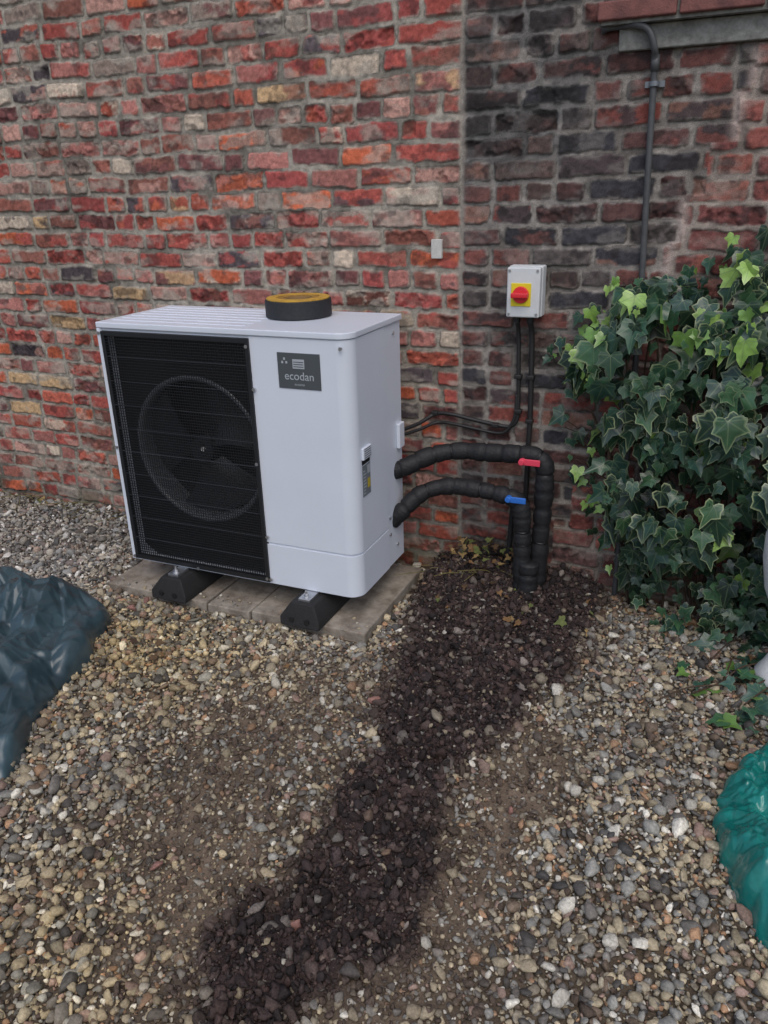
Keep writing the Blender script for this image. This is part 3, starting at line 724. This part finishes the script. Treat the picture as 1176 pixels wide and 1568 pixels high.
link(leaves("trailing_leaves",P,Nn,Dn,np.clip(rng.normal(0.055,0.015,n),0.025,0.09),c,np.full(n,0.06),m_leaf),ivy)
mb=MB()
for i in range(12):
    a0=(random.uniform(2.3,2.7),random.uniform(0.0,0.4));b0=(a0[0]-random.uniform(0.05,0.3),a0[1]-random.uniform(0.1,0.35))
    p=[(a0[0]+(b0[0]-a0[0])*t+random.uniform(-.02,.02),a0[1]+(b0[1]-a0[1])*t,0.02+0.03*math.sin(t*3.1)) for t in (0,.3,.6,1)]
    tube(mb,catmull(p,6),0.0028,6)
mb.obj("runners",m_stem,ivy,smooth=True)

# ------------------------------------------------------------ litter
n=190
x=np.concatenate([rng.normal(1.36,0.10,70),rng.uniform(1.1,2.5,60),rng.uniform(-1.2,1.0,60)]);y=np.concatenate([rng.normal(0.54,0.035,70),rng.uniform(0.2,0.57,60),np.where(rng.random(60)<0.5,rng.uniform(0.5,0.57,60),rng.uniform(-1.4,-0.2,60))])
y=np.minimum(y,0.58)
P=np.stack([x,y,gh(x,y)+rng.uniform(0.008,0.03,n)+np.where(np.arange(n)<70,rng.uniform(0,0.07,n),0)],-1)
dl=s2l(np.array([(120,92,62),(92,72,52),(146,124,84),(96,104,60),(70,54,42)]))
c=dl[rng.integers(0,5,n)]
m_dry=attr_mat("dry_leaf",rough=0.8,ns=80,bump=0.2)
lit=leaves("dry_leaf_litter",P,np.stack([rng.normal(0,.6,n),rng.normal(-.3,.6,n),np.ones(n)],-1),rng.normal(0,1,(n,3))*np.array([1,1,.35]),np.clip(rng.normal(0.026,0.010,n),0.01,0.05),c,np.zeros(n),m_dry);link(lit)
mb=MB()
for i in range(60):
    x0_=random.gauss(1.36,0.12) if i<26 else random.uniform(-1.3,0.0);p0=Vector((x0_,random.uniform(0.50,0.57),0.01))
    d=Vector((random.gauss(0,0.05),random.gauss(-0.04,0.03),random.uniform(0.03,0.11)))
    tube(mb,catmull([p0,p0+d*0.5+Vector((0,0,0.01)),p0+d+Vector((d.x,d.y,-0.02))],5),0.0016,5)
mb.obj("weed_stalks",mat("dry_stalk",s2l((120,112,70)),0.8,0.4,60),lit)

# ------------------------------------------------------------ plastic sheets
def sheet(name,poly,hfun,m,centre,nr=70,na=220):
    P=np.array(poly,float)
    ang=np.arctan2(P[:,1]-centre[1],P[:,0]-centre[0]);rad=np.hypot(P[:,0]-centre[0],P[:,1]-centre[1])
    o=np.argsort(ang);ang=ang[o];rad=rad[o]
    th=np.linspace(-math.pi,math.pi,na)
    rr=np.interp(th,np.concatenate([ang-2*math.pi,ang,ang+2*math.pi]),np.concatenate([rad]*3))
    rr=rr*(1+0.06*(vn(np.cos(th)*9+5,np.sin(th)*9+5,300)-0.5));rr[-1]=rr[0]
    t=np.linspace(0,1,nr)**0.85
    T,TH=np.meshgrid(t,th);RR=np.repeat(rr[:,None],nr,1)
    X=centre[0]+T*RR*np.cos(TH);Y=centre[1]+T*RR*np.sin(TH)
    Zz=hfun(X,Y,T)
    Zz=np.maximum(Zz,0.0)+0.004;Zz[:,-1]=-0.01
    return grid_obj(name,X.T,Y.T,Zz.T,m)
def planes(x,y,s,sd,j=1.0):
    # crumpled film: lower envelope of tilted planes, one per jittered cell -> flat facets with sharp creases
    xi=np.floor(x*s).astype(np.int64);yi=np.floor(y*s).astype(np.int64)
    best=np.full(x.shape,1e9)
    for a in (-1,0,1):
        for b in (-1,0,1):
            ci=xi+a;cj=yi+b
            px=(ci+0.5+j*(hsh(ci,cj,sd)-0.5))/s;py=(cj+0.5+j*(hsh(ci,cj,sd+1)-0.5))/s
            dx=(x-px)*s;dy=(y-py)*s
            th=hsh(ci,cj,sd+2)*6.283
            v=np.abs(dx*np.cos(th)+dy*np.sin(th))*1.1+0.55*np.abs(-dx*np.sin(th)+dy*np.cos(th))+0.5*hsh(ci,cj,sd+3)
            best=np.minimum(best,v)
    return best
def warp(x,y,a,s,sd): return x+a*(fbm(x*s,y*s,2,sd)-0.5),y+a*(fbm(x*s,y*s,2,sd+9)-0.5)
m_tarp=mat("dark_tarpaulin",s2l((64,86,94)),0.30,0.35,5,0.2,70,rv=0.06,bd=0.002,c2=s2l((40,56,62)),spec=0.7)
def hA(x,y,T):
    e=1-T**9
    hh=0.060+0.085*sst(-1.15,-0.35,y)
    xa,ya=warp(x,y,0.10,3,330)
    return e**0.5*(hh-0.17*(planes(xa,ya,2.6,3)-0.45)+0.055*(planes(xa+ya*0.5,ya*0.5-xa*0.2,7,13)-0.45)+0.018*(planes(xa,ya,19,23)-0.4))
sheet("tarpaulin",[(-1.1,-0.22),(-0.6,-0.26),(-0.18,-0.26),(0.07,-0.27),(0.13,-0.34),(0.19,-0.48),(0.26,-0.74),(0.34,-0.92),(0.46,-1.14),(0.30,-1.32),(-0.2,-1.35),(-0.9,-1.2),(-1.3,-0.7)],hA,m_tarp,(-0.35,-0.68),190,600)
m_bag=mat("teal_plastic_film",s2l((30,140,130)),0.2,0.3,8,0.2,90,rv=0.06,bd=0.002,c2=s2l((16,110,104)),spec=0.7)
def hB(x,y,T):
    e=1-T**5
    xa,ya=warp(x,y,0.08,5,340)
    return e**0.5*(0.135-0.12*(planes(xa,ya*0.8,5,33)-0.45)+0.060*(planes(xa+ya*0.5,ya*0.5,13,43)-0.45)+0.016*(planes(xa,ya,34,53)-0.4))
sheet("teal_plastic_bag",[(2.50,-0.14),(2.41,-0.26),(2.350,-0.38),(2.325,-0.53),(2.345,-0.70),(2.40,-0.84),(2.46,-0.96),(2.70,-1.0),(2.95,-0.85),(3.05,-0.5),(2.95,-0.2),(2.70,-0.08)],hB,m_bag,(2.68,-0.52),190,600)

# ------------------------------------------------------------ white ornament at the right edge
m_stonew=mat("white_painted_stone",(0.74,0.74,0.73),0.6,0.15,20,0.6,60)
mb=MB();k=1.46
mb.lathe((2.490,0.17,0.0),[(0.0,0.0),(0.085,0.0),(0.088,0.03*k),(0.07,0.05*k),(0.045,0.09*k),(0.045,0.14*k),(0.065,0.18*k),(0.10,0.24*k),(0.118,0.31*k),(0.12,0.36*k),(0.105,0.40*k),(0.11,0.43*k),(0.124,0.45*k),(0.121,0.47*k),(0.108,0.465*k),(0.095,0.42*k),(0.0,0.40*k)],40)
mb.obj("white_garden_urn",m_stonew,None,smooth=True)

# ------------------------------------------------------------ world, sun, camera
w=bpy.data.worlds.new("World");scene.world=w;w.use_nodes=True;nt=w.node_tree
sk=nt.nodes.new("ShaderNodeTexSky");sk.sky_type='NISHITA';sk.sun_disc=False
EL,AZ=math.radians(55),math.radians(155)
sk.sun_elevation=EL;sk.sun_rotation=AZ;sk.air_density=1.0;sk.dust_density=3.0
nt.links.new(sk.outputs[0],nt.nodes["Background"].inputs[0]);nt.nodes["Background"].inputs[1].default_value=0.145
sun=bpy.data.lights.new("sun","SUN");sun.energy=0.75;sun.angle=math.radians(50);sun.color=(1,0.985,0.96)
so=bpy.data.objects.new("sun",sun);link(so)
sd=Vector((math.sin(AZ)*math.cos(EL),math.cos(AZ)*math.cos(EL),math.sin(EL)))
so.rotation_euler=(-sd).to_track_quat('-Z','Y').to_euler();so.location=sd*10
cam=bpy.data.cameras.new("camera");co=bpy.data.objects.new("camera",cam);link(co)
a,b_,c_=0.4207,1.1817,-0.0298
Rm=Matrix.Rotation(a,4,'Z')@Matrix.Rotation(b_,4,'X')@Matrix.Rotation(c_,4,'Z')
co.matrix_world=Matrix.Translation((2.2131,-2.3597,1.5575))@Rm
cam.sensor_fit='VERTICAL';cam.sensor_height=24;cam.sensor_width=18;cam.lens=24*1224/1568;cam.clip_start=0.05;cam.clip_end=300
scene.camera=co
scene.view_settings.view_transform='Standard';scene.view_settings.look='None';scene.view_settings.exposure=0
